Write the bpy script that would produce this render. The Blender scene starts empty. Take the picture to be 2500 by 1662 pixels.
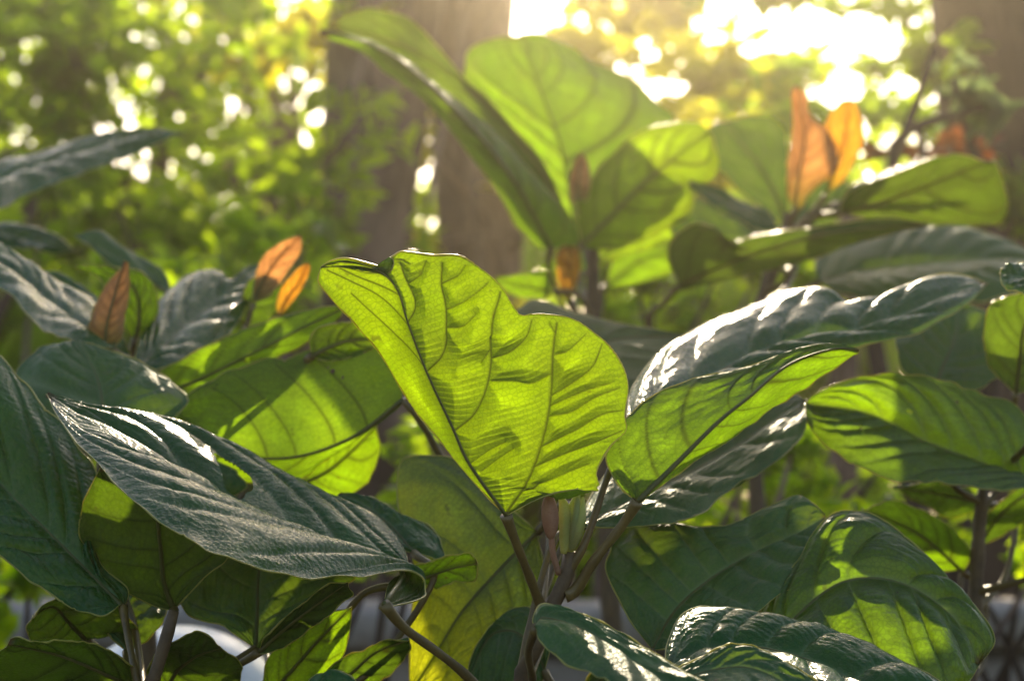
import bpy, math, random
import numpy as np
from mathutils import Vector
random.seed(5); np.random.seed(5)
scene = bpy.context.scene
COL = scene.collection

# ------------------------------------------------------------ camera, sky, sun, exposure
CAM = np.array([0.0, 0.0, 0.80]); PITCH = math.radians(4.0); FOC = 45.0; SENS = 23.6
cd = bpy.data.cameras.new('camera'); cam = bpy.data.objects.new('camera', cd); COL.objects.link(cam)
cam.location = CAM; cam.rotation_euler = (math.pi/2 + PITCH, 0, 0)
cd.lens = FOC; cd.sensor_width = SENS; cd.sensor_fit = 'HORIZONTAL'; cd.clip_start = 0.02; cd.clip_end = 400
cd.dof.use_dof = True; cd.dof.focus_distance = 1.09; cd.dof.aperture_fstop = 5.0; cd.dof.aperture_blades = 0
scene.camera = cam
SUN_EL = math.radians(24.0); SUN_AZ = math.radians(2.5)      # behind the plants, just above the frame
SDIR = np.array([math.sin(SUN_AZ)*math.cos(SUN_EL), math.cos(SUN_AZ)*math.cos(SUN_EL), math.sin(SUN_EL)])
w = bpy.data.worlds.new('World'); scene.world = w; w.use_nodes = True
nt = w.node_tree; bg = nt.nodes['Background']; sky = nt.nodes.new('ShaderNodeTexSky')
sky.sky_type = 'NISHITA'; sky.sun_disc = False; sky.sun_elevation = SUN_EL; sky.sun_rotation = SUN_AZ
sky.air_density = 1.0; sky.dust_density = 2.0; sky.ozone_density = 1.0
nt.links.new(sky.outputs[0], bg.inputs[0]); bg.inputs[1].default_value = 0.13
sl = bpy.data.lights.new('sun', 'SUN'); so = bpy.data.objects.new('sun', sl); COL.objects.link(so)
sl.energy = 5.0; sl.angle = math.radians(0.5); sl.color = (1.0, 0.84, 0.58)
so.rotation_euler = Vector(-SDIR).to_track_quat('-Z', 'Y').to_euler()
so.location = (0, 20, 12)
vs = scene.view_settings
vs.view_transform = 'Standard'; vs.look = 'None'; vs.gamma = 1; vs.use_curve_mapping = False; vs.exposure = 1.1
cy = scene.cycles
cy.use_denoising = True; cy.max_bounces = 8; cy.transparent_max_bounces = 8; cy.volume_bounces = 0
cy.sample_clamp_indirect = 6.0; cy.caustics_reflective = False; cy.caustics_refractive = False

# ------------------------------------------------------------ helpers
K = SENS/2500/FOC
FWD = np.array([0, math.cos(PITCH), math.sin(PITCH)]); UP = np.array([0, -math.sin(PITCH), math.cos(PITCH)]); RT = np.array([1.0, 0, 0])
DSC = 1.0
def at(x, y, d):
    d = d*DSC
    return CAM + RT*((x-1250)*K*d) + UP*((831-y)*K*d) + FWD*d
def at_arr(x, y, d):
    x = np.asarray(x, float); y = np.asarray(y, float); d = np.asarray(d, float)*DSC
    return CAM + ((x-1250)*K*d)[..., None]*RT + ((831-y)*K*d)[..., None]*UP + d[..., None]*FWD
def tag(o, label=None, cat=None, group=None, kind=None):
    if label: o['label'] = label
    if cat: o['category'] = cat
    if group: o['group'] = group
    if kind: o['kind'] = kind
    return o
def empty(name, loc, label=None, cat=None, group=None):
    o = bpy.data.objects.new(name, None); COL.objects.link(o); o.location = loc; o.empty_display_size = 0.05
    return tag(o, label, cat, group)
def mesh_obj(name, V, F, mats, parent=None, loc=(0, 0, 0), smooth=True, midx=None, attrs=None):
    """V (n,3) array in world axes relative to loc (world); F list of index arrays of equal length groups"""
    me = bpy.data.meshes.new(name)
    V = np.asarray(V, np.float32)
    me.vertices.add(len(V)); me.vertices.foreach_set('co', V.ravel())
    groups = F if isinstance(F, list) else [F]
    li = np.concatenate([g.ravel() for g in groups]).astype(np.int32)
    tot = np.concatenate([np.full(len(g), g.shape[1]) for g in groups]).astype(np.int32)
    st = np.concatenate([[0], np.cumsum(tot)[:-1]]).astype(np.int32)
    me.loops.add(len(li)); me.loops.foreach_set('vertex_index', li)
    me.polygons.add(len(tot)); me.polygons.foreach_set('loop_start', st)
    me.update(calc_edges=True); me.validate()
    if smooth: me.polygons.foreach_set('use_smooth', np.ones(len(me.polygons), bool))
    for m in (mats if isinstance(mats, (list, tuple)) else [mats]): me.materials.append(m)
    if midx is not None: me.polygons.foreach_set('material_index', np.asarray(midx, np.int32))
    for k, a in (attrs or {}).items():
        at_ = me.attributes.new(k, 'FLOAT', 'POINT'); at_.data.foreach_set('value', np.asarray(a, np.float32))
    o = bpy.data.objects.new(name, me); COL.objects.link(o)
    if parent is not None:
        o.parent = parent
        p = parent; off = np.zeros(3)
        while p is not None: off += np.array(p.location); p = p.parent
        o.location = np.asarray(loc) - off
    else: o.location = loc
    return o
def resample(P, n):
    """smooth curve through points P (k,dim), n samples"""
    P = np.asarray(P, float)
    if len(P) == 2:
        t = np.linspace(0, 1, n)[:, None]; return P[0]*(1-t) + P[1]*t
    d = np.sqrt(np.linalg.norm(np.diff(P, axis=0), axis=1)) + 1e-9
    t = np.concatenate([[0], np.cumsum(d)])
    Q = np.vstack([2*P[0]-P[1], P, 2*P[-1]-P[-2]]); tt = np.concatenate([[-d[0]], t, [t[-1]+d[-1]]])
    m = (Q[2:]-Q[:-2])/(tt[2:]-tt[:-2])[:, None]
    s = np.linspace(0, t[-1], max(200, n*3)); i = np.clip(np.searchsorted(t, s, 'right')-1, 0, len(d)-1)
    h = d[i]; x = ((s-t[i])/h)[:, None]; h = h[:, None]
    C = (2*x**3-3*x**2+1)*P[i] + (x**3-2*x**2+x)*h*m[i] + (-2*x**3+3*x**2)*P[i+1] + (x**3-x**2)*h*m[i+1]
    a = np.concatenate([[0], np.cumsum(np.linalg.norm(np.diff(C, axis=0), axis=1))]); a /= a[-1]
    u = np.linspace(0, 1, n)
    return np.stack([np.interp(u, a, C[:, k]) for k in range(P.shape[1])], 1)
def tube(P, R, sides=8):
    """tapered tube through world points P with radii R -> V, [F]"""
    P = np.asarray(P, float); n = len(P); R = np.broadcast_to(np.asarray(R, float), (n,))
    T = np.gradient(P, axis=0); T /= np.linalg.norm(T, axis=1)[:, None] + 1e-12
    ref = np.array([0, 0, 1.0]) if abs(T[0][2]) < .8 else np.array([1.0, 0, 0])
    A = np.zeros_like(T); A[0] = np.cross(T[0], ref); A[0] /= np.linalg.norm(A[0])
    for k in range(1, n):                      # carry the frame along the curve
        a_ = A[k-1] - (A[k-1] @ T[k])*T[k]; A[k] = a_/(np.linalg.norm(a_)+1e-12)
    B = np.cross(T, A)
    ang = np.arange(sides)*2*math.pi/sides
    V = P[:, None, :] + R[:, None, None]*(np.cos(ang)[None, :, None]*A[:, None, :] + np.sin(ang)[None, :, None]*B[:, None, :])
    V = V.reshape(-1, 3)
    i = np.arange(n-1)[:, None]*sides; j = np.arange(sides)[None, :]; j2 = (j+1) % sides
    F = np.stack([i+j, i+j2, i+sides+j2, i+sides+j], -1).reshape(-1, 4)
    V = np.vstack([V, P[0], P[-1]]); jj = np.arange(sides); c0 = n*sides
    C0 = np.stack([jj*0+c0, (jj+1) % sides, jj], 1)
    C1 = np.stack([jj*0+c0+1, (n-1)*sides+jj, (n-1)*sides+(jj+1) % sides], 1)
    return V, [F, np.vstack([C0, C1])]
def vnoise(x, y, seed=0):
    """cheap smooth value noise, arrays"""
    rs = np.random.RandomState(seed); G = rs.rand(64, 64)
    xi = np.floor(x).astype(int); yi = np.floor(y).astype(int); fx = x-xi; fy = y-yi
    fx = fx*fx*(3-2*fx); fy = fy*fy*(3-2*fy)
    g = lambda a, b: G[a % 64, b % 64]
    return (g(xi, yi)*(1-fx)+g(xi+1, yi)*fx)*(1-fy) + (g(xi, yi+1)*(1-fx)+g(xi+1, yi+1)*fx)*fy

# ------------------------------------------------------------ materials
def nmat(name):
    m = bpy.data.materials.new(name); m.use_nodes = True
    n = m.node_tree.nodes; n.clear(); out = n.new('ShaderNodeOutputMaterial')
    return m, m.node_tree, n, m.node_tree.links, out
def mixc(n, l, fac, a, b, mode='MIX'):
    x = n.new('ShaderNodeMix'); x.data_type = 'RGBA'; x.blend_type = mode; x.clamp_factor = True
    for s, v in ((0, fac), (6, a), (7, b)):
        if hasattr(v, 'is_linked'): l.new(v, x.inputs[s])
        elif s == 0: x.inputs[0].default_value = v
        else: x.inputs[s].default_value = (*v, 1) if len(v) == 3 else v
    return x.outputs[2]
def mth(n, l, op, a, b=None, clamp=False):
    x = n.new('ShaderNodeMath'); x.operation = op; x.use_clamp = clamp
    for s, v in ((0, a), (1, b)):
        if v is None: continue
        if hasattr(v, 'is_linked'): l.new(v, x.inputs[s])
        else: x.inputs[s].default_value = v
    return x.outputs[0]
def noise(n, l, scale, detail=3, coord=None, rough=.55):
    if coord is None:
        tc = n.new('ShaderNodeTexCoord'); coord = tc.outputs['Object']
    x = n.new('ShaderNodeTexNoise'); x.inputs['Scale'].default_value = scale; x.inputs['Detail'].default_value = detail
    x.inputs['Roughness'].default_value = rough
    l.new(coord, x.inputs['Vector']); return x.outputs['Fac']
def ramp(n, l, fac, lo, hi):
    x = n.new('ShaderNodeMapRange'); x.clamp = True
    x.inputs[1].default_value = lo; x.inputs[2].default_value = hi; l.new(fac, x.inputs[0]); return x.outputs[0]
def leaf_mat(name, top, under, trans, vein_top, vein_tr, rough=.36, fac=.5, old=None, dirt=.25, cellbump=.25, spec=.5):
    m, t, n, l, out = nmat(name)
    vein = n.new('ShaderNodeAttribute'); vein.attribute_name = 'vein'; vein = vein.outputs['Fac']
    ter = n.new('ShaderNodeAttribute'); ter.attribute_name = 'tertiary'; ter = ter.outputs['Fac']
    lit_crest = n.new('ShaderNodeAttribute'); lit_crest.attribute_name = 'lit_crest'; lit_crest = lit_crest.outputs['Fac']
    oi = n.new('ShaderNodeObjectInfo'); rnd = oi.outputs['Random']
    n1 = noise(n, l, 22, 4); n2 = noise(n, l, 140, 3); n3 = noise(n, l, 520, 3)
    vo = n.new('ShaderNodeTexVoronoi'); vo.feature = 'DISTANCE_TO_EDGE'; vo.inputs['Scale'].default_value = 330
    tc = n.new('ShaderNodeTexCoord'); l.new(tc.outputs['Object'], vo.inputs['Vector'])
    cell = ramp(n, l, vo.outputs['Distance'], 0.0, 0.16)
    geo = n.new('ShaderNodeNewGeometry'); back = geo.outputs['Backfacing']
    tcol = mixc(n, l, ramp(n, l, n1, .35, .7), top, tuple(c*s for c, s in zip(top, (1.7, 1.45, 1.2))))
    tcol = mixc(n, l, mth(n, l, 'MULTIPLY', rnd, .35), tcol, tuple(c*s for c, s in zip(top, (.75, .8, 1.3))))
    tcol = mixc(n, l, mth(n, l, 'MULTIPLY', vein, .75), tcol, vein_top)
    tcol = mixc(n, l, mth(n, l, 'MULTIPLY', ramp(n, l, n2, .55, .75), dirt), tcol, (.13, .13, .10))
    ucol = mixc(n, l, ramp(n, l, n1, .3, .7), under, tuple(c*1.3 for c in under))
    ucol = mixc(n, l, mth(n, l, 'MULTIPLY', vein, .7), ucol, tuple(c*.62 for c in under))
    base = mixc(n, l, back, tcol, ucol)
    tr = mixc(n, l, ramp(n, l, n1, .3, .75), trans, tuple(c*s for c, s in zip(trans, (1.1, .92, .8))))
    tr = mixc(n, l, mth(n, l, 'MULTIPLY', rnd, .3), tr, tuple(c*s for c, s in zip(trans, (.7, .85, 1))))
    nth = ramp(n, l, noise(n, l, 48, 3), .35, .68)
    tr = mixc(n, l, mth(n, l, 'MULTIPLY', mth(n, l, 'POWER', lit_crest, 2.2), nth), tuple(c*.72 for c in trans) if False else tr, tuple(min(1, c*(2.0 if name.startswith('young') else 1.5)) for c in trans))  # bright sun streaks on crests between veins, put into the transmission colour
    if old is not None:
        of = n.new('ShaderNodeAttribute'); of.attribute_name = 'along'
        o_ = ramp(n, l, mth(n, l, 'ADD', mth(n, l, 'MULTIPLY', n1, .9), of.outputs['Fac']), .75, 1.15)
        tr = mixc(n, l, o_, tr, old); base = mixc(n, l, o_, base, tuple(c*.7 for c in old))
    if name.startswith(('orange', 'amber')):
        al0 = n.new('ShaderNodeAttribute'); al0.attribute_name = 'along'
        g_ = ramp(n, l, mth(n, l, 'ADD', al0.outputs['Fac'], mth(n, l, 'MULTIPLY', n1, .25)), .52, .12)
        tr = mixc(n, l, g_, tr, (.22, .20, .01)); base = mixc(n, l, g_, base, (.12, .12, .03))
    tr = mixc(n, l, mth(n, l, 'MULTIPLY', mth(n, l, 'SUBTRACT', 1.0, cell), .32), tr, (.02, .03, 0.0))
    tr = mixc(n, l, mth(n, l, 'MULTIPLY', ter, .24), tr, vein_tr)
    tr = mixc(n, l, mth(n, l, 'MULTIPLY', vein, .92 if name.startswith('young') else .8), tr, vein_tr)
    spots = ramp(n, l, noise(n, l, 95, 2), .70, .76)
    tr = mixc(n, l, mth(n, l, 'MULTIPLY', spots, .6), tr, (.06, .05, .005))
    al = n.new('ShaderNodeAttribute'); al.attribute_name = 'along'
    tip = ramp(n, l, mth(n, l, 'ADD', al.outputs['Fac'], mth(n, l, 'MULTIPLY', n1, .22)), 1.075, 1.12)
    brn = mth(n, l, 'MAXIMUM', mth(n, l, 'MULTIPLY', tip, 0.0 if name.startswith('young') else 1.0), mth(n, l, 'MULTIPLY', ramp(n, l, noise(n, l, 60, 4), .73, .76), .8))
    base = mixc(n, l, brn, base, (.10, .055, .02)); tr = mixc(n, l, brn, tr, (.12, .06, .01))
    rg = mth(n, l, 'ADD', mth(n, l, 'MULTIPLY', back, .15), mth(n, l, 'ADD', mth(n, l, 'MULTIPLY', n2, .22), rough-.11))
    hgt = mth(n, l, 'ADD', mth(n, l, 'MULTIPLY', cell, .6), mth(n, l, 'ADD', mth(n, l, 'MULTIPLY', n3, .25), mth(n, l, 'MULTIPLY', ter, -.5)))
    bp = n.new('ShaderNodeBump'); bp.inputs['Strength'].default_value = cellbump; bp.inputs['Distance'].default_value = .0012
    l.new(hgt, bp.inputs['Height'])
    pr = n.new('ShaderNodeBsdfPrincipled'); l.new(base, pr.inputs['Base Color']); l.new(rg, pr.inputs['Roughness'])
    l.new(mth(n, l, 'SUBTRACT', spec, mth(n, l, 'MULTIPLY', back, spec*.6)), pr.inputs['Specular IOR Level']); l.new(bp.outputs[0], pr.inputs['Normal'])
    tl = n.new('ShaderNodeBsdfTranslucent'); l.new(tr, tl.inputs['Color'])
    mx = n.new('ShaderNodeMixShader'); mx.inputs[0].default_value = fac
    l.new(pr.outputs[0], mx.inputs[1]); l.new(tl.outputs[0], mx.inputs[2]); l.new(mx.outputs[0], out.inputs[0])
    return m
def solid_mat(name, c1, c2, scale, rough=.6, bump=.3, bdist=.002, trans=None, spec=.4, stretch=None, lo=.3, hi=.7):
    m, t, n, l, out = nmat(name)
    coord = None
    if stretch:
        tc = n.new('ShaderNodeTexCoord'); mp = n.new('ShaderNodeMapping'); mp.inputs['Scale'].default_value = stretch
        l.new(tc.outputs['Object'], mp.inputs[0]); coord = mp.outputs[0]
    n1 = noise(n, l, scale, 5, coord); n2 = noise(n, l, scale*6, 4, coord)
    c = mixc(n, l, ramp(n, l, n1, lo, hi), c1, c2)
    c = mixc(n, l, mth(n, l, 'MULTIPLY', ramp(n, l, n2, .5, .75), .45), c, tuple(x*.5 for x in c1))
    bp = n.new('ShaderNodeBump'); bp.inputs['Strength'].default_value = bump; bp.inputs['Distance'].default_value = bdist
    l.new(mth(n, l, 'ADD', n1, mth(n, l, 'MULTIPLY', n2, .5)), bp.inputs['Height'])
    pr = n.new('ShaderNodeBsdfPrincipled'); l.new(c, pr.inputs['Base Color']); pr.inputs['Roughness'].default_value = rough
    pr.inputs['Specular IOR Level'].default_value = spec; l.new(bp.outputs[0], pr.inputs['Normal'])
    if trans:
        tl = n.new('ShaderNodeBsdfTranslucent'); tl.inputs[0].default_value = (*trans, 1)
        mx = n.new('ShaderNodeMixShader'); mx.inputs[0].default_value = .4
        l.new(pr.outputs[0], mx.inputs[1]); l.new(tl.outputs[0], mx.inputs[2]); l.new(mx.outputs[0], out.inputs[0])
    else: l.new(pr.outputs[0], out.inputs[0])
    return m
def crown_mat(name, c1, c2, trans1, trans2, rough=.24, fac=.72):
    m, t, n, l, out = nmat(name)
    geo = n.new('ShaderNodeNewGeometry'); r = geo.outputs['Random Per Island']
    n1 = noise(n, l, 1.3, 2)
    c = mixc(n, l, r, c1, c2); f = ramp(n, l, mth(n, l, 'ADD', mth(n, l, 'MULTIPLY', r, .6), n1), .45, 1.05)
    tr = mixc(n, l, f, trans1, trans2)
    pr = n.new('ShaderNodeBsdfPrincipled'); l.new(c, pr.inputs['Base Color']); pr.inputs['Roughness'].default_value = rough
    tl = n.new('ShaderNodeBsdfTranslucent'); l.new(tr, tl.inputs[0])
    mx = n.new('ShaderNodeMixShader'); mx.inputs[0].default_value = fac
    l.new(pr.outputs[0], mx.inputs[1]); l.new(tl.outputs[0], mx.inputs[2]); l.new(mx.outputs[0], out.inputs[0])
    return m
TOP = (.018, .072, .010); UND = (.055, .095, .018); TRN = (.25, .45, .003); VT = (.24, .33, .11); VTR = (.060, .075, .004)
M = {}
M['green'] = leaf_mat('green_leaf', TOP, UND, TRN, VT, VTR)
M['young'] = leaf_mat('young_green_leaf', (.05, .10, .02), (.085, .13, .018), (.225, .35, .001), VT, (.035, .04, .002), rough=.45, fac=.62)
M['dark'] = leaf_mat('dark_glossy_leaf', (.012, .080, .016), (.035, .065, .016), (.12, .22, .006), (.20, .30, .12), (.03, .05, .004), rough=.27, fac=.36, spec=.28)
M['matte'] = leaf_mat('dull_green_leaf', (.028, .098, .026), (.055, .085, .028), (.15, .25, .008), (.24, .32, .13), VTR, rough=.50, fac=.35, dirt=.3, spec=.3)
M['orange'] = leaf_mat('orange_young_leaf', (.38, .20, .09), (.40, .23, .11), (.58, .26, .07), (.2, .05, .01), (.16, .04, .006), rough=.5, fac=.55, dirt=.1)
M['amber'] = leaf_mat('amber_young_leaf', (.36, .14, .02), (.36, .17, .04), (.75, .34, .02), (.2, .05, .01), (.30, .08, .004), rough=.5, fac=.6, dirt=.1)
M['old'] = leaf_mat('yellowing_leaf', (.05, .09, .03), (.10, .14, .04), (.30, .44, .015), VT, VTR, rough=.48, fac=.5, old=(.55, .58, .008))
M['lit_rim'] = solid_mat('leaf_lit_rim', (.26, .28, .08), (.38, .36, .12), 60, .28, .1, .0005, trans=(.95, .85, .15))  # pale bead along leaf edges, the sunlit rim put into its colour
M['midrib'] = solid_mat('midrib_skin', (.10, .12, .03), (.16, .15, .05), 80, .45, .2, .0006, trans=(.20, .18, .02))
M['petiole'] = solid_mat('petiole_skin', (.085, .055, .018), (.15, .105, .03), 70, .42, .35, .0008)
M['stem'] = solid_mat('stem_bark', (.06, .038, .022), (.13, .085, .04), 60, .6, .6, .0015)
M['stipule'] = solid_mat('pink_stipule', (.34, .19, .13), (.46, .30, .20), 130, .6, .5, .001, trans=(.25, .14, .08))
M['bud'] = solid_mat('hairy_green_bud', (.30, .36, .12), (.42, .42, .20), 140, .6, .6, .001, trans=(.5, .55, .1))

# ------------------------------------------------------------ leaf builder
def leaf(plant, face, mid, L, R, d, tx=0., ty=0., dl=0., dr=0., N=7, mat='green', pet=None, bulge=.10, amp=.0022,
         step=4.0, holes=(), veins=None, label=None, kv=.28, md=None, name='leaf', wav=.02, rim=1.0, pr=.0026, mr=.0017, seed=None, noedge=False, pexp=.8):
    """mid/L/R are outline points read off the photo, base -> tip; the leaf lies in the plane d + tx,ty slopes, halves bent by dl, dr (m), md bends the midrib"""
    mid = [tuple(p) for p in mid]; L = [mid[0]] + list(L) + [mid[-1]]; R = [mid[0]] + list(R) + [mid[-1]]
    seed = int(abs(mid[0][0]*7+mid[-1][1]*13)) % 1000 if seed is None else seed
    ext = max(sum(math.dist(a, b) for a, b in zip(c[:-1], c[1:])) for c in (mid, L, R))
    nu = int(np.clip(ext/step, 24, 420))
    m2, l2, r2 = (resample(c, nu) for c in (mid, L, R))
    wid = np.linalg.norm(l2-m2, axis=1).max() + np.linalg.norm(r2-m2, axis=1).max()
    nh = int(np.clip(wid/2/step, 10, 150))
    u = np.linspace(0, 1, nu); v = np.linspace(-1, 1, 2*nh+1)
    x0, y0 = mid[0]
    prof = np.sin(np.pi*np.clip(u, .0, 1))**pexp
    mdv = np.zeros(nu) if md is None else np.interp(u, np.linspace(0, 1, len(md)), md)
    def dep(c, off): return d + mdv + off*prof + (tx*(c[:, 0]-x0) + ty*(y0-c[:, 1]))*K*d
    PM, PL, PR = at_arr(m2[:, 0], m2[:, 1], dep(m2, 0)), at_arr(l2[:, 0], l2[:, 1], dep(l2, dl)), at_arr(r2[:, 0], r2[:, 1], dep(r2, dr))
    U, Vv = np.meshgrid(u, v, indexing='ij'); av = np.abs(Vv)
    E = np.where((Vv < 0)[..., None], PL[:, None], PR[:, None]); E2 = np.where((Vv < 0)[..., None], l2[:, None], r2[:, None])
    q_ = U - kv*av**1.4; wph = N*q_ + .30*np.sin(q_*9+seed+(Vv > 0)*2) + .12*np.sin(q_*23+seed*2) + (Vv > 0)*.37
    sc = 1 + wav*np.cos(2*np.pi*wph)*av**3 + (vnoise(U*9+Vv, Vv*1.5+3, seed)-.5)*wav*1.5*av**2
    nk = np.clip((vnoise(U*60, Vv*.5+40, seed+6)-.80)*5, 0, 1)*np.clip((av-.86)*7, 0, 1); sc = sc*(1-.035*nk)
    P = PM[:, None] + (E-PM[:, None])*(av*sc)[..., None]
    PX = m2[:, None] + (E2-m2[:, None])*(av*sc)[..., None]
    # surface normal toward the camera
    def normals(P):
        du = np.gradient(P, axis=0); dv = np.gradient(P, axis=1)
        n_ = np.cross(du, dv); return n_/(np.linalg.norm(n_, axis=2)[..., None]+1e-12)
    nr = normals(P)
    tocam = CAM - P
    sgn = np.sign(np.sum(nr*tocam, 2).mean()) or 1.0
    nr = nr*sgn                                        # mean direction: toward the camera
    hw = np.linalg.norm(E-PM[:, None], axis=2)
    P = P + nr*(bulge*hw*4*av*(1-av)*.5)[..., None]
    updir = 1.0 if face == 'T' else -1.0               # +: the upper leaf side looks at the camera
    if veins is None:
        f = wph - np.floor(wph); dl_ = np.minimum(f, 1-f)
        lenm = np.linalg.norm(np.diff(PM, axis=0), axis=1).sum()
        dist_lat = dl_/N*lenm*.85
        dist_mid = av*hw
        vw = (.0009*(1-.6*av)+.0002)*DSC**.5
        vein = np.maximum(np.exp(-(dist_lat/vw)**2)*(av < .93)*(.5 if face == 'T' else 1), np.exp(-(dist_mid/.0016)**2))
        pil = np.sqrt(np.clip(np.sin(np.pi*f), 0, 1))*np.clip(av*5, 0, 1)*np.clip((1-av)*3.5, .15, 1)*np.clip(np.sin(np.pi*np.clip(U, .02, .98))*2, 0, 1)
        pil = pil*(.55+.9*vnoise(U*4.5+2, Vv*2+5, seed+11))
        tp = av*hw*230 + (vnoise(U*14, av*8, seed+3)-.5)*1.6 + f*1.2
        ft = tp-np.floor(tp); ter = np.exp(-((np.minimum(ft, 1-ft))/.13)**2)*np.clip(av*6, 0, 1)
    else:
        D = np.full(U.shape, 1e9); vein = np.zeros(U.shape)
        for pl_, w_ in veins:
            c = resample(pl_, 60)
            for a, b in zip(c[:-1], c[1:]):
                ab = b-a; t_ = np.clip(((PX-a)@ab)/(ab@ab), 0, 1)
                dd = np.linalg.norm(PX-(a+t_[..., None]*ab), axis=2)
                D = np.minimum(D, dd*(1 if w_ > 2.5 else 1.25)); vein = np.maximum(vein, np.exp(-(dd/(w_*.85))**2)*min(1, .85+w_*.06))
        pil = np.clip(D/62, 0, 1)**.75*np.clip((1-av)*5, .1, 1)
        wv = vnoise(PX[..., 0]/130+5, PX[..., 1]/130, seed+3)
        tp = (PX[..., 1]*.95+PX[..., 0]*.30)/15 + wv*5
        ft = tp-np.floor(tp); ter = np.exp(-((np.minimum(ft, 1-ft))/.12)**2)*np.clip(D/14, 0, 1)
        pil = pil*(.85+.28*vnoise(PX[..., 0]/48, PX[..., 1]/80, seed+8)) + .04*np.sin(tp*2*np.pi)*np.clip(D/20, 0, 1)*vnoise(PX[..., 0]/50, PX[..., 1]/50, seed+4)
    lf = (vnoise(U*5+1, Vv*2.2+9, seed+1)-.5)*.010*np.clip(av*1.5, 0, 1)
    h = pil*amp - .14*min(amp, .0025)*ter*(av < .97) + lf*.7
    h = h + (vnoise(U*26, Vv*13+4, seed+2)-.5)*min(amp, .0022)*(.5 if veins is None else .35)*np.clip(av*3, 0, 1)
    if veins is not None: h = h*np.where(Vv < 0, .3, 1)
    P = np.ascontiguousarray(P + nr*(updir*h*DSC)[..., None])
    base = P[0, nh].copy(); pr *= DSC; mr *= DSC; rim = rim*DSC
    nv = 2*nh+1
    i = np.arange(nu-1)[:, None]*nv; j = np.arange(nv-1)[None, :]
    F = np.stack([i+j, i+nv+j, i+nv+j+1, i+j+1], -1).reshape(-1, 4)        # normal = du x dv
    if sgn*updir < 0: F = F[:, ::-1]
    if holes:
        keep = np.ones(len(F), bool); PV = P.reshape(-1, 3); QX = PX.reshape(-1, 2)
        for hx, hy, a, b, th in holes:
            dx, dy = QX[:, 0]-hx, QX[:, 1]-hy; p = dx*math.cos(th)+dy*math.sin(th); q = -dx*math.sin(th)+dy*math.cos(th)
            r2_ = (p/a)**2 + (q/b)**2 + 1e-9; s_ = .2*np.sin(np.arctan2(q/b, p/a)*3+1)+.08*np.sin(np.arctan2(q/b, p/a)*7)
            ins = r2_+s_ < 1; keep &= ~ins[F].all(1)
            if ins.any():
                Pc = PV[np.argmin(r2_)].copy(); k_ = np.sqrt(np.clip((1-s_[ins])/r2_[ins], 1, 400))
                PV[ins] = Pc + (PV[ins]-Pc)*np.minimum(k_, 6)[:, None]
        F = F[keep]
    Vs = [P.reshape(-1, 3)-base]; Fs4 = [F]; Fs3 = []; mi4 = [np.zeros(len(F))]; vat = [vein.ravel()]; tat = [ter.ravel()]; ua = [U.ravel()]; tha = [np.clip(pil, 0, 1).ravel()]
    cnt = nu*nv; mi3 = []
    if not noedge:
        for jj in (0, nv-1):
            e = P[:, jj]-base
            Vt, (Fq, Ft) = tube(e[1:], (.00050*rim)*np.clip(np.sin(np.pi*np.linspace(.03, .97, nu-1))*4, .4, 1)*(.35+1.0*vnoise(np.linspace(0, 22, nu-1), np.zeros(nu-1)+jj, seed+5)), 5)
            Vs.append(Vt); Fs4.append(Fq+cnt); Fs3.append(Ft+cnt); mi4.append(np.ones(len(Fq))); mi3.append(np.ones(len(Ft)))
            vat.append(np.zeros(len(Vt))); tat.append(np.zeros(len(Vt))); ua.append(np.zeros(len(Vt))); tha.append(np.zeros(len(Vt))); cnt += len(Vt)
    groups = [np.vstack(Fs4)] + ([np.vstack(Fs3)] if Fs3 else [])
    mi = np.concatenate(mi4+mi3)
    o = mesh_obj(name, np.vstack(Vs), groups, [M[mat], M['lit_rim']], plant, base, True, mi,
                 {'vein': np.concatenate(vat), 'tertiary': np.concatenate(tat), 'along': np.concatenate(ua), 'lit_crest': np.concatenate(tha)})
    if label: o['label'] = label
    # midrib: a tapered solid rib just under the blade
    k = np.unique(np.linspace(0, nu-1, 40).astype(int))
    off = -updir*nr[k, nh]*.0004
    V_, F_ = tube(P[k, nh]+off, mr*(1-.82*u[k])*min(1.0, .5+wid*K*d/.12), 6)
    mesh_obj('midrib', V_-base, F_, M['midrib'], o, base)
    # petiole down to its stem
    if pet is not None:
        pts = [base] + [at(*q) for q in pet]
    else:
        S = plant_stem[plant.name]; tdir = P[0, nh]-P[min(6, nu-1), nh]; tdir /= np.linalg.norm(tdir)+1e-9
        z = base[2]-.05; a = S[np.argmin(np.linalg.norm(S-(base-np.array([0, 0, .08])), axis=1))]
        pts = [base, base+tdir*.03, (base+tdir*.05+a)/2+np.array([0, 0, -.01]), a]
    c = resample(pts, 26); s = np.linspace(0, 1, 26)
    V_, F_ = tube(c, pr*(.80+.40*np.abs(s-.4)**1.5*1.6+.28*np.exp(-((1-s)/.05)**2)+.18*np.exp(-(s/.04)**2)+.05*np.sin(s*23)), 8)
    mesh_obj('petiole', V_-base, F_, M['petiole'], o, base)
    return o
plant_stem = {}
def shrub(label, stem, r=.0065, group='big leaved shrubs in the bed'):
    pts = np.array([at(*q) for q in stem]); g = pts[-1].copy(); g[2] = 0; g += np.array([.02, .03, 0])
    o = empty('broadleaf_shrub', g, label, 'shrub', group)
    mid = (pts[-1]+g)/2 + np.array([.015, 0, 0])
    c = resample(list(pts)+[mid, g], 60); plant_stem[o.name] = c; r *= DSC
    s = np.linspace(0, 1, 60); kn = 1+.24*np.exp(-(((s*22) % 1-.5)/.12)**2)+.06*np.sin(s*61)
    V_, F_ = tube(c, r*(.6+.9*s**.6)*kn, 10)
    mesh_obj('stem', V_-g, F_, M['stem'], o, g)
    return o
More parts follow.
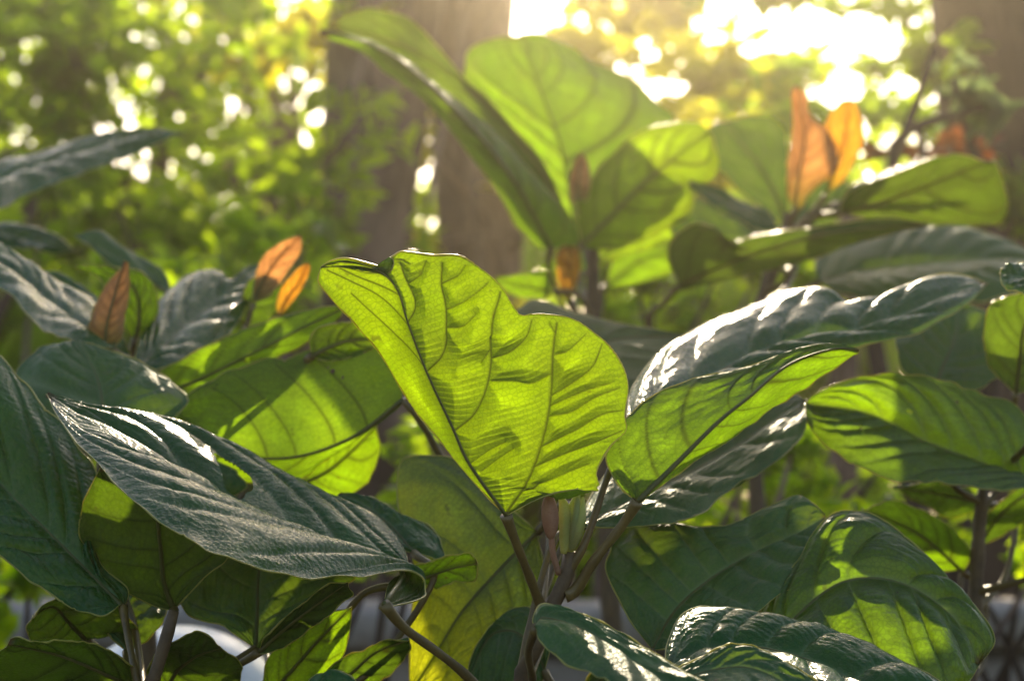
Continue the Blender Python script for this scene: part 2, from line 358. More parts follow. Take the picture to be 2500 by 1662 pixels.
def bud(plant, pts, r0, mat, label=None, name='bud'):
    c = resample([at(*q) for q in pts], 20); s = np.linspace(0, 1, 20)
    V_, F_ = tube(c, r0*np.clip(np.sin(np.pi*(s*.86+.1))**.8, .05, 1), 10)
    o = mesh_obj(name, V_-c[0], F_, M[mat], plant, c[0])
    if label: o['label'] = label
    return o

# ============================================================ the setting
gm = solid_mat('soil_and_litter', (.045, .04, .02), (.08, .075, .03), 3, .95, .6, .02, spec=.03)
gx = np.linspace(-90, 90, 61); X, Y = np.meshgrid(gx, gx+60, indexing='ij')
Z = (vnoise(X*.35+9, Y*.35, 4)-.5)*.10; Z[np.hypot(X, Y-1.5) < 4.5] *= .15; Z -= .02
ii = np.arange(60)[:, None]*61; jj = np.arange(60)[None, :]
go = mesh_obj('ground', np.stack([X, Y, Z], -1).reshape(-1, 3), np.stack([ii+jj, ii+61+jj, ii+62+jj, ii+jj+1], -1).reshape(-1, 4), gm)
tag(go, kind='structure')

# low block wall behind the shrubs
wallm = solid_mat('weathered_stone', (.20, .165, .14), (.33, .28, .24), 7, .85, .6, .008)
mortm = solid_mat('mortar', (.10, .09, .08), (.15, .14, .12), 20, .95, .4, .004)
WD = 2.75; WY = at(1250, 1500, WD)[1]; WT = at(1250, 1492, WD)[2]
def box(x0, x1, y0, y1, z0, z1, b=0.006):
    xs, ys, zs = (x0, x1), (y0, y1), (z0, z1); V = []
    for ix in (0, 1):
        for iy in (0, 1):
            for iz in (0, 1):
                sx, sy, sz = 1-2*ix, 1-2*iy, 1-2*iz
                V += [(xs[ix], ys[iy]+sy*b, zs[iz]+sz*b), (xs[ix]+sx*b, ys[iy], zs[iz]+sz*b), (xs[ix]+sx*b, ys[iy]+sy*b, zs[iz])]
    import bmesh
    bm = bmesh.new(); vs_ = [bm.verts.new(p) for p in V]
    r = bmesh.ops.convex_hull(bm, input=vs_); bm.verts.index_update()
    Vv = np.array([v.co for v in bm.verts]); F = np.array([[q.index for q in f.verts] for f in bm.faces if len(f.verts) == 3])
    bm.free(); return Vv, F
wall = empty('stone_wall', (0, WY, 0), 'low grey stone block wall behind the shrubs', 'wall')
V_, F_ = box(-2.6, 2.9, .02, .19, -.05, WT-.03); mesh_obj('mortar_core', V_, F_, mortm, wall, (0, WY, 0), False)
courses = 4; ch = (WT-.06)/courses
for r_ in range(courses):
    xx = -2.6 - .2*(r_ % 2)
    while xx < 2.9:
        ww = random.uniform(.34, .5)
        y_ = random.uniform(-.008, .006)
        V_, F_ = box(0, ww-.012, y_, .21+y_, 0, ch-.012, .008)
        mesh_obj('stone_block', V_, F_, wallm, wall, (xx, WY, .004+r_*ch), False); xx += ww
xx = -2.65
while xx < 2.9:
    ww = random.uniform(.5, .7); V_, F_ = box(0, ww-.008, -.035, .245, 0, .055, .01)
    mesh_obj('coping_stone', V_, F_, wallm, wall, (xx, WY, WT-.052+random.uniform(-.003, .003)), False); xx += ww

# white glazed garden balls on low pedestals behind the left shrub
potm = solid_mat('white_glaze', (.74, .74, .72), (.82, .81, .79), 8, .35, .1, .003)
pedm = solid_mat('pedestal_stone', (.22, .20, .18), (.34, .31, .28), 14, .85, .5, .004)
def lathe(prf, sides=64):
    a = np.arange(sides)*2*math.pi/sides; n = len(prf)
    V = np.array([[(r*math.cos(t), r*math.sin(t), h) for t in a] for r, h in prf]).reshape(-1, 3)
    i = np.arange(n-1)[:, None]*sides; j = np.arange(sides)[None, :]; j2 = (j+1) % sides
    return V, np.stack([i+j, i+j2, i+sides+j2, i+sides+j], -1).reshape(-1, 4)
for bx, by, br, lab in ((435, 1820, 292, 'white round garden ball behind lower left leaves, larger arc in view'), (-30, 1915, 282, 'white round garden ball in the lower left corner, barely in view')):
    PD = 1.7; c_ = at(bx, by, PD); r_ = br*K*PD
    root = empty('garden_ball', (c_[0], c_[1], 0), lab, 'garden ball', 'white garden balls')
    th = np.linspace(-math.pi/2+.35, math.pi/2-.001, 40)
    V_, F_ = lathe([(r_*math.cos(t), c_[2]+r_*math.sin(t)) for t in th]); mesh_obj('ball', V_, F_, potm, root, (c_[0], c_[1], 0))
    zb = c_[2]-r_*math.sin(math.pi/2-.35)
    V_, F_ = lathe([(0, 0), (r_*.8, 0), (r_*.8, .04), (r_*.45, .07), (r_*.4, zb-.03), (r_*.55, zb), (0, zb)]); mesh_obj('pedestal', V_, F_, pedm, root, (c_[0], c_[1], 0))

# ============================================================ background trees and bushes
FC = at(1250, 760, 1.25)
def corridor(P):
    """True where a leaf would stand in the sunbeam that falls through the gap onto the shrubs"""
    rel = P-FC; t = rel @ SDIR; q = rel - t[:, None]*SDIR
    lat = q[:, 0]; ver = q @ np.cross(RT, SDIR)
    return (t > 1.0) & (np.abs(lat) < .62) & (np.abs(ver) < .42)
def clump_leaves(clumps, size, aspect=.5, seed=1, upbias=.5, keepout=True):
    rs = np.random.RandomState(seed); Vs = []; Fs = []; cnt = 0
    for (x, y, d, rx, rz, n) in clumps:
        c = at(x, y, d); px = K*d
        q = rs.normal(size=(n, 3)); q /= np.linalg.norm(q, axis=1)[:, None]; q *= (rs.rand(n)**.42)[:, None]
        lump = 1+.35*np.sin(q[:, :1]*5+seed)*np.cos(q[:, 2:]*4+seed*2)
        P = c + q*lump*np.array([rx*px, (rx+rz)*px*.45, rz*px])
        P = P[(P[:, 2] > .03)]
        if keepout: P = P[~(corridor(P) & (rs.rand(len(P)) < .94))]
        n = len(P)
        if n == 0: continue
        nrm = rs.normal(size=(n, 3)); nrm[:, 2] = np.abs(nrm[:, 2])+upbias; nrm /= np.linalg.norm(nrm, axis=1)[:, None]
        ax = rs.normal(size=(n, 3)); ax[:, 2] -= .5; ax -= nrm*np.sum(ax*nrm, 1)[:, None]; ax /= np.linalg.norm(ax, axis=1)[:, None]
        sd = np.cross(nrm, ax); s = size*rs.uniform(.55, 1.3, n)[:, None]; wd = s*aspect*rs.uniform(.75, 1.2, n)[:, None]
        b, tp = P-ax*s*.5, P+ax*s*.5-nrm*s*.12; mL, mR = P-ax*s*.08+sd*wd*.5+nrm*s*.06, P-ax*s*.08-sd*wd*.5+nrm*s*.06
        kL, kR = P+ax*s*.25+sd*wd*.36+nrm*s*.02, P+ax*s*.25-sd*wd*.36+nrm*s*.02
        Vs.append(np.stack([b, mL, kL, tp, kR, mR], 1).reshape(-1, 3))
        k = cnt+np.arange(n)[:, None]*6
        Fs.append(np.vstack([k+np.array([0, 1, 2, 3]), k+np.array([0, 3, 4, 5])])); cnt += n*6
    return np.vstack(Vs), np.vstack(Fs)
CM = {}
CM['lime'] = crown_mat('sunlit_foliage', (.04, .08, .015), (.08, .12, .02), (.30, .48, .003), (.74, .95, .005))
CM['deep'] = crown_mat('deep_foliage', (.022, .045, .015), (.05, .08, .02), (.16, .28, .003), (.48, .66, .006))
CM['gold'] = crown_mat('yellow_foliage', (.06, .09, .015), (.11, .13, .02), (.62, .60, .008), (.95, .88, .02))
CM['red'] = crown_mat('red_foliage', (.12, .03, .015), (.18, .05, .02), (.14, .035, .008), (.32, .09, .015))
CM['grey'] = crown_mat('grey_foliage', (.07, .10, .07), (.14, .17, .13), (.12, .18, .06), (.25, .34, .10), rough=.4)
barkm = solid_mat('rough_bark', (.04, .026, .02), (.28, .19, .15), 6, .9, 1.0, .03, stretch=(1, 1, .4), lo=.42, hi=.62)
darkbark = solid_mat('dark_bark', (.025, .016, .012), (.10, .065, .045), 7, .9, 1.0, .03, stretch=(1, 1, .25))
def tree(name, label, cat, foot, clumps, mat, size, trunk=None, bark=barkm, seed=1, group=None, aspect=.5, limbs=True, keepout=True):
    """foot (x,d): trunk base; trunk: [(x,y,d,r)] upward; clumps: crown"""
    b = at(foot[0], 1164, foot[1]); b[2] = 0
    o = empty(name, b, label, cat, group)
    rs = random.Random(seed)
    if trunk:
        pts = [b] + [at(x, y, d) for x, y, d, r in trunk]; c = resample(pts, 40)
        rr = np.interp(np.linspace(0, 1, 40), np.linspace(0, 1, len(trunk)+1), [trunk[0][3]*1.25] + [q[3] for q in trunk])
        V_, F_ = tube(c, rr, 20)
        nz = vnoise(V_[:, 0]*9+V_[:, 1]*7, V_[:, 2]*2.2, seed); cen = np.vstack([np.repeat(c, 20, 0), c[:1], c[-1:]])
        V_ = cen + (V_-cen)*(1+.28*(nz-.5))[:, None]
        mesh_obj('trunk', V_-b, F_, bark, o, b)
    else: c = np.array([b, b+np.array([0, 0, .3])])
    if limbs:
        for k, (x, y, d, rx, rz, n) in enumerate(clumps[:9]):
            e = at(x, y, d); s = c[int((.35+.6*rs.random())*(len(c)-1))] if trunk else b+np.array([rs.uniform(-.1, .1), 0, 0])
            m_ = (s+e)/2+np.array([rs.uniform(-.2, .2), rs.uniform(-.1, .1), .08])
            L_ = np.linalg.norm(e-s); V_, F_ = tube(resample([s, m_, e], 14), np.linspace(.012+.012*L_, .006, 14)*(1 if trunk else .5), 7)
            mesh_obj('branch', V_-b, F_, bark, o, b)
    V_, F_ = clump_leaves(clumps, size, aspect, seed, keepout=keepout)
    cr = mesh_obj('crown', V_-b, F_, CM[mat], o, b, False); cr['kind'] = 'stuff'
    return o
exec_bg = True
rs = random.Random(11)
def spread(x0, x1, y0, y1, d0, d1, rx, rz, n, k):
    return [(rs.uniform(x0, x1), rs.uniform(y0, y1), rs.uniform(d0, d1), rx*rs.uniform(.7, 1.3), rz*rs.uniform(.7, 1.3), n) for _ in range(k)]
# two thick trunks in the middle, one dark trunk at right
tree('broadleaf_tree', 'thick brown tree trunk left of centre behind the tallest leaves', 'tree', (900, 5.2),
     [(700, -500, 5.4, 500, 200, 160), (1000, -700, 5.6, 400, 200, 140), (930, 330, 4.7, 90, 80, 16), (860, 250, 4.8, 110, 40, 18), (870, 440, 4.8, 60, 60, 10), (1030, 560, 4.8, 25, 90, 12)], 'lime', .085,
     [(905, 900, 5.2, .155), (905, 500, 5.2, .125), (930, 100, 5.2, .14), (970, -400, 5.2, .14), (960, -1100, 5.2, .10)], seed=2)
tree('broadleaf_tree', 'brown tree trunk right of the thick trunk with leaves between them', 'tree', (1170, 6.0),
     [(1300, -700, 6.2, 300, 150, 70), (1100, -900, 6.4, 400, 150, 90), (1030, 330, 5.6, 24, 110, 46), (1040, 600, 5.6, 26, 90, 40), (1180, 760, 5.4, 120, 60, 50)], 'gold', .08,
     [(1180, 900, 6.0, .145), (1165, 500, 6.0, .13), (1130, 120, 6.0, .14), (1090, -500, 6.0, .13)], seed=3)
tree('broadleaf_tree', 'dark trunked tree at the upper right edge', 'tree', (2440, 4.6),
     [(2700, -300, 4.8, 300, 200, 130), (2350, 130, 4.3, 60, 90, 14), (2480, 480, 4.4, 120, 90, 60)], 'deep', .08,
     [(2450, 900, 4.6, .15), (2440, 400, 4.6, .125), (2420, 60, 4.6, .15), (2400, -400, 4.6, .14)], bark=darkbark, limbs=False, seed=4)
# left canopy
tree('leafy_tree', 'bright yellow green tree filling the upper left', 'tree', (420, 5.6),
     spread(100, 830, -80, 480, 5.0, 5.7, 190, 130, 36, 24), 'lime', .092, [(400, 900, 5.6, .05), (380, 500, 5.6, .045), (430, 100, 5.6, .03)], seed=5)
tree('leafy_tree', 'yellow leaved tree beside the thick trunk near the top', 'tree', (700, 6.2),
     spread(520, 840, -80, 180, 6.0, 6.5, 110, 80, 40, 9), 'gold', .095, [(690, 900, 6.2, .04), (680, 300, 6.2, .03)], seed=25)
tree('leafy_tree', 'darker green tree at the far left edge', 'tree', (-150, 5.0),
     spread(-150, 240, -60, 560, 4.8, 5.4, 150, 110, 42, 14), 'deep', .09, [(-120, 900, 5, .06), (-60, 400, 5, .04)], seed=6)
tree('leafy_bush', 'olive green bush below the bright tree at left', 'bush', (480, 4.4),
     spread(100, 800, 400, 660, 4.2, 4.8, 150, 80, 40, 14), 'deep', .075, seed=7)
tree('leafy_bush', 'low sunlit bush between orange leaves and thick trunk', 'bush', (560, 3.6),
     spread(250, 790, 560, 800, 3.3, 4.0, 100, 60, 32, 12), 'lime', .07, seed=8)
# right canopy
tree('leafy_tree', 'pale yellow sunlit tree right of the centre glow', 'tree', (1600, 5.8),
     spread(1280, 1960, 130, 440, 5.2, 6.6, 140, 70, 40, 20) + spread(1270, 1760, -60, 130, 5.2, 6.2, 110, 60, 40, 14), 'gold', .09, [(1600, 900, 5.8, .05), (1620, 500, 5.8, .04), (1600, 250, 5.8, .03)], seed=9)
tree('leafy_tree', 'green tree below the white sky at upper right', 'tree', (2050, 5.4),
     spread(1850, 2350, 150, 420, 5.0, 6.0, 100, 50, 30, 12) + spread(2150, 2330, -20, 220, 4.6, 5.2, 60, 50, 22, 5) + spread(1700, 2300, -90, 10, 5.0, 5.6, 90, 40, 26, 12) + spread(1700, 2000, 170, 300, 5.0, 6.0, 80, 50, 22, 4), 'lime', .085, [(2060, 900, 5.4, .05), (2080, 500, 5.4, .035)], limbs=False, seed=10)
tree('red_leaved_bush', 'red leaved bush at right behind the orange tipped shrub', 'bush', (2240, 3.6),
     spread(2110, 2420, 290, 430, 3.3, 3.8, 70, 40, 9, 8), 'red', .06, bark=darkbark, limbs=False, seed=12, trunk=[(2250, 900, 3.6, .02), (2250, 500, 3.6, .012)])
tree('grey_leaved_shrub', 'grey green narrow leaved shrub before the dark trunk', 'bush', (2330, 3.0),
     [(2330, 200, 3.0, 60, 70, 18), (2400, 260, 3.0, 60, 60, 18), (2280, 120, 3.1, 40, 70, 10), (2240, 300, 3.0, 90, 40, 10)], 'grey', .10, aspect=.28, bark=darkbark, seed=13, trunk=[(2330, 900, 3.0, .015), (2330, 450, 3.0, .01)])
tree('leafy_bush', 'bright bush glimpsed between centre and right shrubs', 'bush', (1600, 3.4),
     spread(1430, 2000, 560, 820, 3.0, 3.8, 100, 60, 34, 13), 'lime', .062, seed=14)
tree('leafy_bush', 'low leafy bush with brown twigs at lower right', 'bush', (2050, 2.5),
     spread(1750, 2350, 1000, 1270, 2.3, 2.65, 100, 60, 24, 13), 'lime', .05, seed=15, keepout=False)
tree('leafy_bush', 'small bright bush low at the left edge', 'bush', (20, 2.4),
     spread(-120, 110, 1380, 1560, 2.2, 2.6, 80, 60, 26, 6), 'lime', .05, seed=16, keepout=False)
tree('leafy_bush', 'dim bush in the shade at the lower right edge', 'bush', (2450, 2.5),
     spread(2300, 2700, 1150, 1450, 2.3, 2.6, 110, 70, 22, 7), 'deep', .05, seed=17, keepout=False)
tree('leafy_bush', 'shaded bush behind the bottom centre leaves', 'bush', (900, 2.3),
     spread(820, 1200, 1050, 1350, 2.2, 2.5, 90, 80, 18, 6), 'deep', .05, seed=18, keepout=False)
# far wood
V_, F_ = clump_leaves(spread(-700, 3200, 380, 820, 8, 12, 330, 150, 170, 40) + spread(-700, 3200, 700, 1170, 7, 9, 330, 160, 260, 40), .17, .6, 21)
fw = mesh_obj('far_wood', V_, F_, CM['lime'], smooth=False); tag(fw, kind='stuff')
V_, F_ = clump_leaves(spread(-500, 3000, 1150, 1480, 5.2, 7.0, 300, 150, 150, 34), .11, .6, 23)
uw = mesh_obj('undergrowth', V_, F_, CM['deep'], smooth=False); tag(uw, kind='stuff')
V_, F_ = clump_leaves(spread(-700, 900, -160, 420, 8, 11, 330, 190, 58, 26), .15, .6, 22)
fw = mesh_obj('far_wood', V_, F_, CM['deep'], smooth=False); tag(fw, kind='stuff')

# ============================================================ the shrubs
P1 = shrub('central shrub with a glowing yellow green leaf held upright', [(1392, 1345, 1.125), (1385, 1400, 1.125), (1368, 1440, 1.125), (1338, 1500, 1.125), (1305, 1590, 1.125), (1275, 1680, 1.13)], .0058)
S1 = (1362, 1448, 1.125)
hv = [([(1235, 1258), (1144, 1130), (1106, 1047), (1041, 907), (995, 786), (976, 721), (941, 664), (884, 641), (840, 637)], 5.0),
      ([(1235, 1258), (1290, 1180), (1325, 1100), (1346, 1000), (1352, 900), (1358, 790)], 4.0),
      ([(1112, 1050), (1160, 1010), (1190, 950), (1205, 868), (1205, 780), (1216, 715)], 3.4),
      ([(1205, 868), (1250, 852), (1285, 820), (1296, 785)], 2.4), ([(1207, 840), (1180, 880)], 1.8),
      ([(1045, 905), (1080, 870), (1098, 820), (1102, 750), (1087, 690), (1082, 640)], 3.2),
      ([(1103, 752), (1140, 735), (1170, 710), (1188, 690)], 2.2), ([(1103, 795), (1145, 790), (1170, 765)], 2.0),
      ([(1085, 690), (1120, 672), (1135, 648)], 2.0),
      ([(998, 785), (1016, 755), (1016, 725), (995, 680), (980, 640)], 2.6), ([(1000, 690), (1030, 668), (1042, 635)], 1.8),
      ([(1352, 960), (1400, 930), (1450, 890), (1470, 840)], 2.4), ([(1350, 985), (1430, 950), (1500, 930)], 2.2),
      ([(1346, 1010), (1400, 1000), (1460, 965), (1515, 945)], 2.3), ([(1330, 1085), (1400, 1050), (1470, 1010), (1520, 1000)], 2.4),
      ([(1310, 1135), (1380, 1105), (1450, 1080), (1520, 1050)], 2.2), ([(1280, 1195), (1360, 1160), (1440, 1130)], 2.0),
      ([(1356, 860), (1390, 850), (1430, 815)], 1.8), ([(1356, 810), (1340, 790)], 1.6), ([(1352, 905), (1300, 930), (1262, 925), (1205, 925)], 1.8),
      ([(1175, 1150), (1230, 1110), (1262, 1090)], 1.6), ([(1150, 1130), (1200, 1095), (1240, 1075)], 1.4),
      ([(941, 664), (900, 668), (850, 655), (810, 650)], 2.0), ([(976, 721), (930, 700), (880, 680), (830, 655)], 3.0), ([(1000, 800), (930, 730), (860, 690), (800, 660)], 2.6),
      ([(1041, 907), (990, 850), (930, 790), (860, 720)], 2.2)]
leaf(P1, 'U', [(1235, 1258), (1144, 1130), (1106, 1047), (1041, 907), (995, 786), (972, 712), (935, 668), (875, 650), (783, 651)],
     [(1180, 1205), (1114, 1130), (1068, 1070), (1000, 985), (926, 863), (865, 790), (805, 725), (778, 688)],
     [(1320, 1215), (1400, 1195), (1463, 1196), (1455, 1150), (1490, 1090), (1530, 1050), (1528, 1010), (1536, 950), (1528, 905), (1500, 860), (1455, 815), (1400, 782), (1330, 775), (1275, 776), (1252, 755), (1215, 700), (1170, 655), (1120, 625), (1060, 622), (985, 612), (952, 628), (958, 640), (950, 662), (935, 652), (905, 642), (850, 629), (812, 634)],
     1.085, tx=.28, ty=.10, dl=.055, dr=.035, mat='young', veins=hv, pexp=1.9, amp=.0085, bulge=-.10, step=2.3, wav=.006, pet=[(1262, 1330, 1.095), (1290, 1400, 1.11), (1318, 1470, 1.125), (1335, 1500, 1.125)], pr=.0032, mr=.0011,
     label='glowing yellow green leaf with dark branching veins, upright in the centre', rim=1.0)
leaf(P1, 'U', [(1556, 1224), (1650, 1132), (1753, 1030), (1830, 968), (1925, 890), (2030, 852), (2098, 853)],
     [(1515, 1190), (1484, 1140), (1488, 1095), (1508, 1050), (1545, 1005), (1600, 970), (1680, 930), (1760, 912), (1850, 893), (1930, 868), (2000, 842), (2050, 836)],
     [(1620, 1190), (1707, 1130), (1800, 1072), (1868, 1024), (1950, 968), (2021, 914), (2059, 880), (2080, 862)],
     1.11, tx=.25, ty=.45, dl=.03, dr=.045, mat='green', N=7, amp=.0018, pet=[(1520, 1280, 1.115), (1450, 1370, 1.12), (1405, 1440, 1.125), (1380, 1452, 1.125)], pr=.0036, step=3.5,
     label='green leaf folded upward on the right, veins dark against the light')
leaf(P1, 'T', [(1530, 1090), (1600, 1010), (1700, 940), (1830, 870), (1960, 830), (2100, 805), (2230, 760), (2330, 715), (2412, 690)],
     [(1530, 1000), (1548, 930), (1590, 870), (1640, 830), (1730, 785), (1860, 738), (1965, 708), (2010, 712), (2050, 738), (2100, 735), (2170, 712), (2240, 680), (2310, 664), (2375, 672)],
     [(1600, 1060), (1760, 980), (1900, 910), (2020, 865), (2090, 846), (2160, 835), (2240, 812), (2310, 775), (2370, 735)],
     1.17, tx=.3, ty=2.6, dl=.02, dr=.0, mat='dark', N=9, amp=.0055, kv=.16, bulge=.12, step=3.5, label='dark glossy corrugated leaf twisting to the right')
leaf(P1, 'T', [(1415, 1288), (1538, 1225), (1650, 1170), (1780, 1100), (1880, 1030), (1968, 975)],
     [(1430, 1230), (1500, 1140), (1600, 1040), (1720, 980), (1850, 945), (1930, 950)],
     [(1500, 1285), (1600, 1275), (1700, 1250), (1780, 1195), (1850, 1155), (1930, 1105), (1968, 1040)],
     1.18, tx=.2, ty=2.9, dl=0, dr=0, mat='matte', N=7, amp=.003, kv=.2, bulge=.1, step=4)
leaf(P1, 'T', [(938, 1475), (985, 1392), (900, 1360), (760, 1310), (600, 1240), (440, 1160), (300, 1080), (190, 1015), (112, 962)],
     [(1010, 1458), (1040, 1440), (1000, 1405), (880, 1412), (720, 1402), (600, 1375), (480, 1332), (400, 1292), (330, 1232), (260, 1160), (200, 1100), (150, 1035)],
     [(950, 1420), (988, 1385), (980, 1340), (930, 1285), (850, 1230), (750, 1180), (650, 1130), (550, 1090), (450, 1050), (340, 1020), (230, 1005), (160, 980)],
     1.09, tx=1.45, ty=3.3, dl=-.02, dr=.02, mat='dark', N=6, amp=.0052, kv=.55, bulge=.14, step=2.4, pet=[(985, 1530, 1.10), (1060, 1585, 1.11), (1130, 1640, 1.12), (1210, 1720, 1.13), (1270, 1745, 1.135)], pr=.0034,
     holes=[(556, 1188, 60, 18, math.radians(38))], label='dark glossy leaf with a torn hole and white sun streaks')
leaf(P1, 'U', [(985, 975), (860, 1068), (700, 1118), (520, 1098), (358, 1012)],
     [(960, 1000), (880, 1062), (800, 1125), (735, 1172), (600, 1165), (480, 1120)],
     [(990, 900), (940, 850), (890, 842), (790, 852), (700, 872), (600, 893), (520, 930), (440, 975)],
     1.35, tx=-.1, ty=-.15, dl=.02, dr=.03, mat='green', N=6, amp=.0016, step=3.6, holes=[(812, 905, 12, 6, .6), (840, 925, 6, 5, 0), (632, 990, 4, 3, 0)], pet=[(1040, 1050, 1.36), (1150, 1250, 1.38), (1280, 1450, 1.3), (1330, 1530, 1.13)], label='bright green backlit leaf behind the torn glossy leaf')
leaf(P1, 'T', [(1310, 1300), (1220, 1390), (1130, 1490), (1060, 1600), (1000, 1690)],
     [(1200, 1200), (1090, 1110), (990, 1130), (968, 1220), (1003, 1330), (1008, 1450), (1000, 1560)],
     [(1330, 1400), (1310, 1500), (1240, 1600), (1140, 1660), (1060, 1690)],
     1.28, tx=0, ty=.5, mat='old', N=7, amp=.003, bulge=.1, label='large old leaf turning yellow towards its tip')
leaf(P1, 'T', [(1330, 1640), (1300, 1580), (1250, 1540), (1190, 1560), (1130, 1700)],
     [(1345, 1560), (1310, 1490), (1240, 1490), (1160, 1580)], [(1310, 1690), (1240, 1720), (1170, 1730)],
     1.2, ty=1.0, mat='matte', amp=.002)
leaf(P1, 'T', [(1308, 1532), (1330, 1508), (1440, 1545), (1560, 1625), (1680, 1710), (1780, 1790)],
     [(1300, 1510), (1318, 1476), (1360, 1478), (1450, 1508), (1540, 1552), (1640, 1610), (1740, 1670), (1790, 1720)],
     [(1318, 1560), (1375, 1602), (1460, 1650), (1540, 1710), (1660, 1790)],
     1.0, tx=.1, ty=1.75, dl=0, dr=-.02, mat='matte', N=6, amp=.0018, bulge=.16, step=3.4, pet=[(1290, 1590, 1.03), (1300, 1660, 1.09), (1285, 1690, 1.13)], label='grey green leaf arching across the stem at the bottom')
leaf(P1, 'U', [(1280, 1110), (1200, 1060), (1280, 960), (1380, 880), (1500, 830), (1680, 822)],
     [(1210, 1000), (1200, 880), (1240, 780), (1275, 744), (1310, 732), (1400, 758), (1500, 780), (1600, 798)],
     [(1400, 1100), (1530, 1000), (1620, 900)], 1.36, ty=3.0, mat='matte', amp=.0015, N=6)
o = bud(P1, [(1392, 1345, 1.124), (1396, 1300, 1.122), (1402, 1250, 1.12), (1410, 1205, 1.118)], .0056, 'bud')
o = bud(P1, [(1376, 1350, 1.122), (1383, 1290, 1.12), (1378, 1240, 1.118), (1366, 1205, 1.117)], .0045, 'bud')
for bx, by, tx_, ty_, rr_ in ((1398, 1340, 1424, 1212, .0030), (1392, 1342, 1410, 1190, .0024)):
    bud(P1, [(bx, by, 1.121), ((bx+tx_)/2+6, (by+ty_)/2, 1.112), (tx_, ty_, 1.113)], rr_, 'bud')
o = bud(P1, [(1345, 1312, 1.115), (1344, 1280, 1.113), (1342, 1245, 1.112), (1338, 1200, 1.11)], .0052, 'stipule', 'pinkish brown leaf bud')
V_, F_ = tube(resample([at(1346, 1308, 1.115), at(1350, 1350, 1.118), at(1364, 1400, 1.124)], 10), .0018, 8)
mesh_obj('petiole', V_-at(1346, 1308, 1.115), F_, M['stipule'], o, at(1346, 1308, 1.115))

# right front shrub
P2 = shrub('shrub with broad dark spotted leaves at the bottom right', [(1720, 1690, 1.15), (1730, 1800, 1.15), (1740, 1900, 1.15)], .006)
leaf(P2, 'T', [(1592, 1590), (1650, 1490), (1740, 1410), (1850, 1345), (1940, 1305), (2015, 1262)],
     [(1545, 1530), (1492, 1430), (1486, 1350), (1535, 1275), (1600, 1262), (1660, 1285), (1720, 1295), (1790, 1285), (1870, 1245), (1945, 1215), (1985, 1235)],
     [(1700, 1570), (1800, 1520), (1880, 1470), (1960, 1400), (2010, 1330)],
     1.15, tx=.1, ty=1.25, dl=.0, dr=-.02, mat='matte', N=9, amp=.0045, kv=.1, bulge=.1, step=3.6)
leaf(P2, 'T', [(1870, 1600), (1950, 1500), (2060, 1420), (2190, 1420), (2320, 1500), (2390, 1620)],
     [(1850, 1520), (1880, 1440), (1960, 1350), (2020, 1270), (2080, 1255), (2150, 1265), (2240, 1330), (2320, 1415), (2390, 1490), (2424, 1565)],
     [(1950, 1660), (2060, 1720), (2200, 1740), (2330, 1700)],
     1.16, tx=.0, ty=.5, dl=.02, dr=-.03, mat='green', N=7, amp=.0055, kv=.2, bulge=.15, step=3.8, label='broad leaf with bright green sunlit patches')
leaf(P2, 'T', [(1625, 1640), (1720, 1590), (1850, 1580), (2000, 1620), (2150, 1700), (2300, 1790)],
     [(1628, 1580), (1650, 1525), (1690, 1497), (1760, 1488), (1860, 1492), (1960, 1512), (2070, 1545), (2170, 1590), (2270, 1645), (2340, 1700)],
     [(1680, 1690), (1800, 1720), (1950, 1770), (2150, 1820)],
     1.06, tx=0, ty=2.0, dl=.01, dr=-.02, mat='dark', N=8, amp=.004, kv=.15, bulge=.15, step=3.4, label='dark bluish leaf flecked with spots')
leaf(P2, 'T', [(1620, 1680), (1720, 1640), (1830, 1630), (1940, 1680), (2040, 1740)],
     [(1630, 1640), (1690, 1610), (1780, 1580), (1860, 1588), (1940, 1628), (2020, 1690)],
     [(1700, 1720), (1850, 1760), (1980, 1790)], 1.0, ty=1.6, mat='matte', N=9, amp=.002, step=3.4)
leaf(P2, 'T', [(1420, 1690), (1480, 1655), (1570, 1650), (1660, 1690), (1740, 1740)],
     [(1440, 1650), (1520, 1625), (1620, 1640), (1700, 1690)], [(1480, 1710), (1580, 1740), (1680, 1770)], .98, ty=1.6, mat='matte', N=8, amp=.002)

# back centre shrub
DSC = 1.42
P3 = shrub('tall hazy shrub with huge leaves in the sun glow behind centre', [(1447, 590, 1.6), (1447, 680, 1.6), (1450, 760, 1.6), (1455, 900, 1.6)], .0075)
leaf(P3, 'U', [(1345, 605), (1300, 520), (1240, 420), (1150, 310), (1040, 200), (930, 120), (780, 78)],
     [(1315, 605), (1265, 555), (1225, 480), (1140, 370), (1050, 270), (950, 185), (870, 118)],
     [(1405, 600), (1400, 545), (1320, 455), (1215, 335), (1130, 245), (1010, 165), (890, 100)],
     1.55, tx=-.1, ty=-.9, dl=.05, dr=.05, mat='green', N=8, amp=.002, step=5, pet=[(1340, 660, 1.57), (1372, 740, 1.59), (1440, 900, 1.6)], label='long olive leaf arching up to the left')
leaf(P3, 'U', [(1400, 560), (1330, 430), (1240, 310), (1130, 200), (1000, 120), (880, 80), (800, 62)],
     [(1350, 520), (1250, 400), (1150, 300), (1020, 180), (900, 110)],
     [(1330, 400), (1260, 320), (1200, 250), (1130, 190), (1065, 115), (995, 45), (920, 22), (850, 35)],
     1.66, tx=-.1, ty=-.5, mat='matte', N=8, amp=.002, step=5)
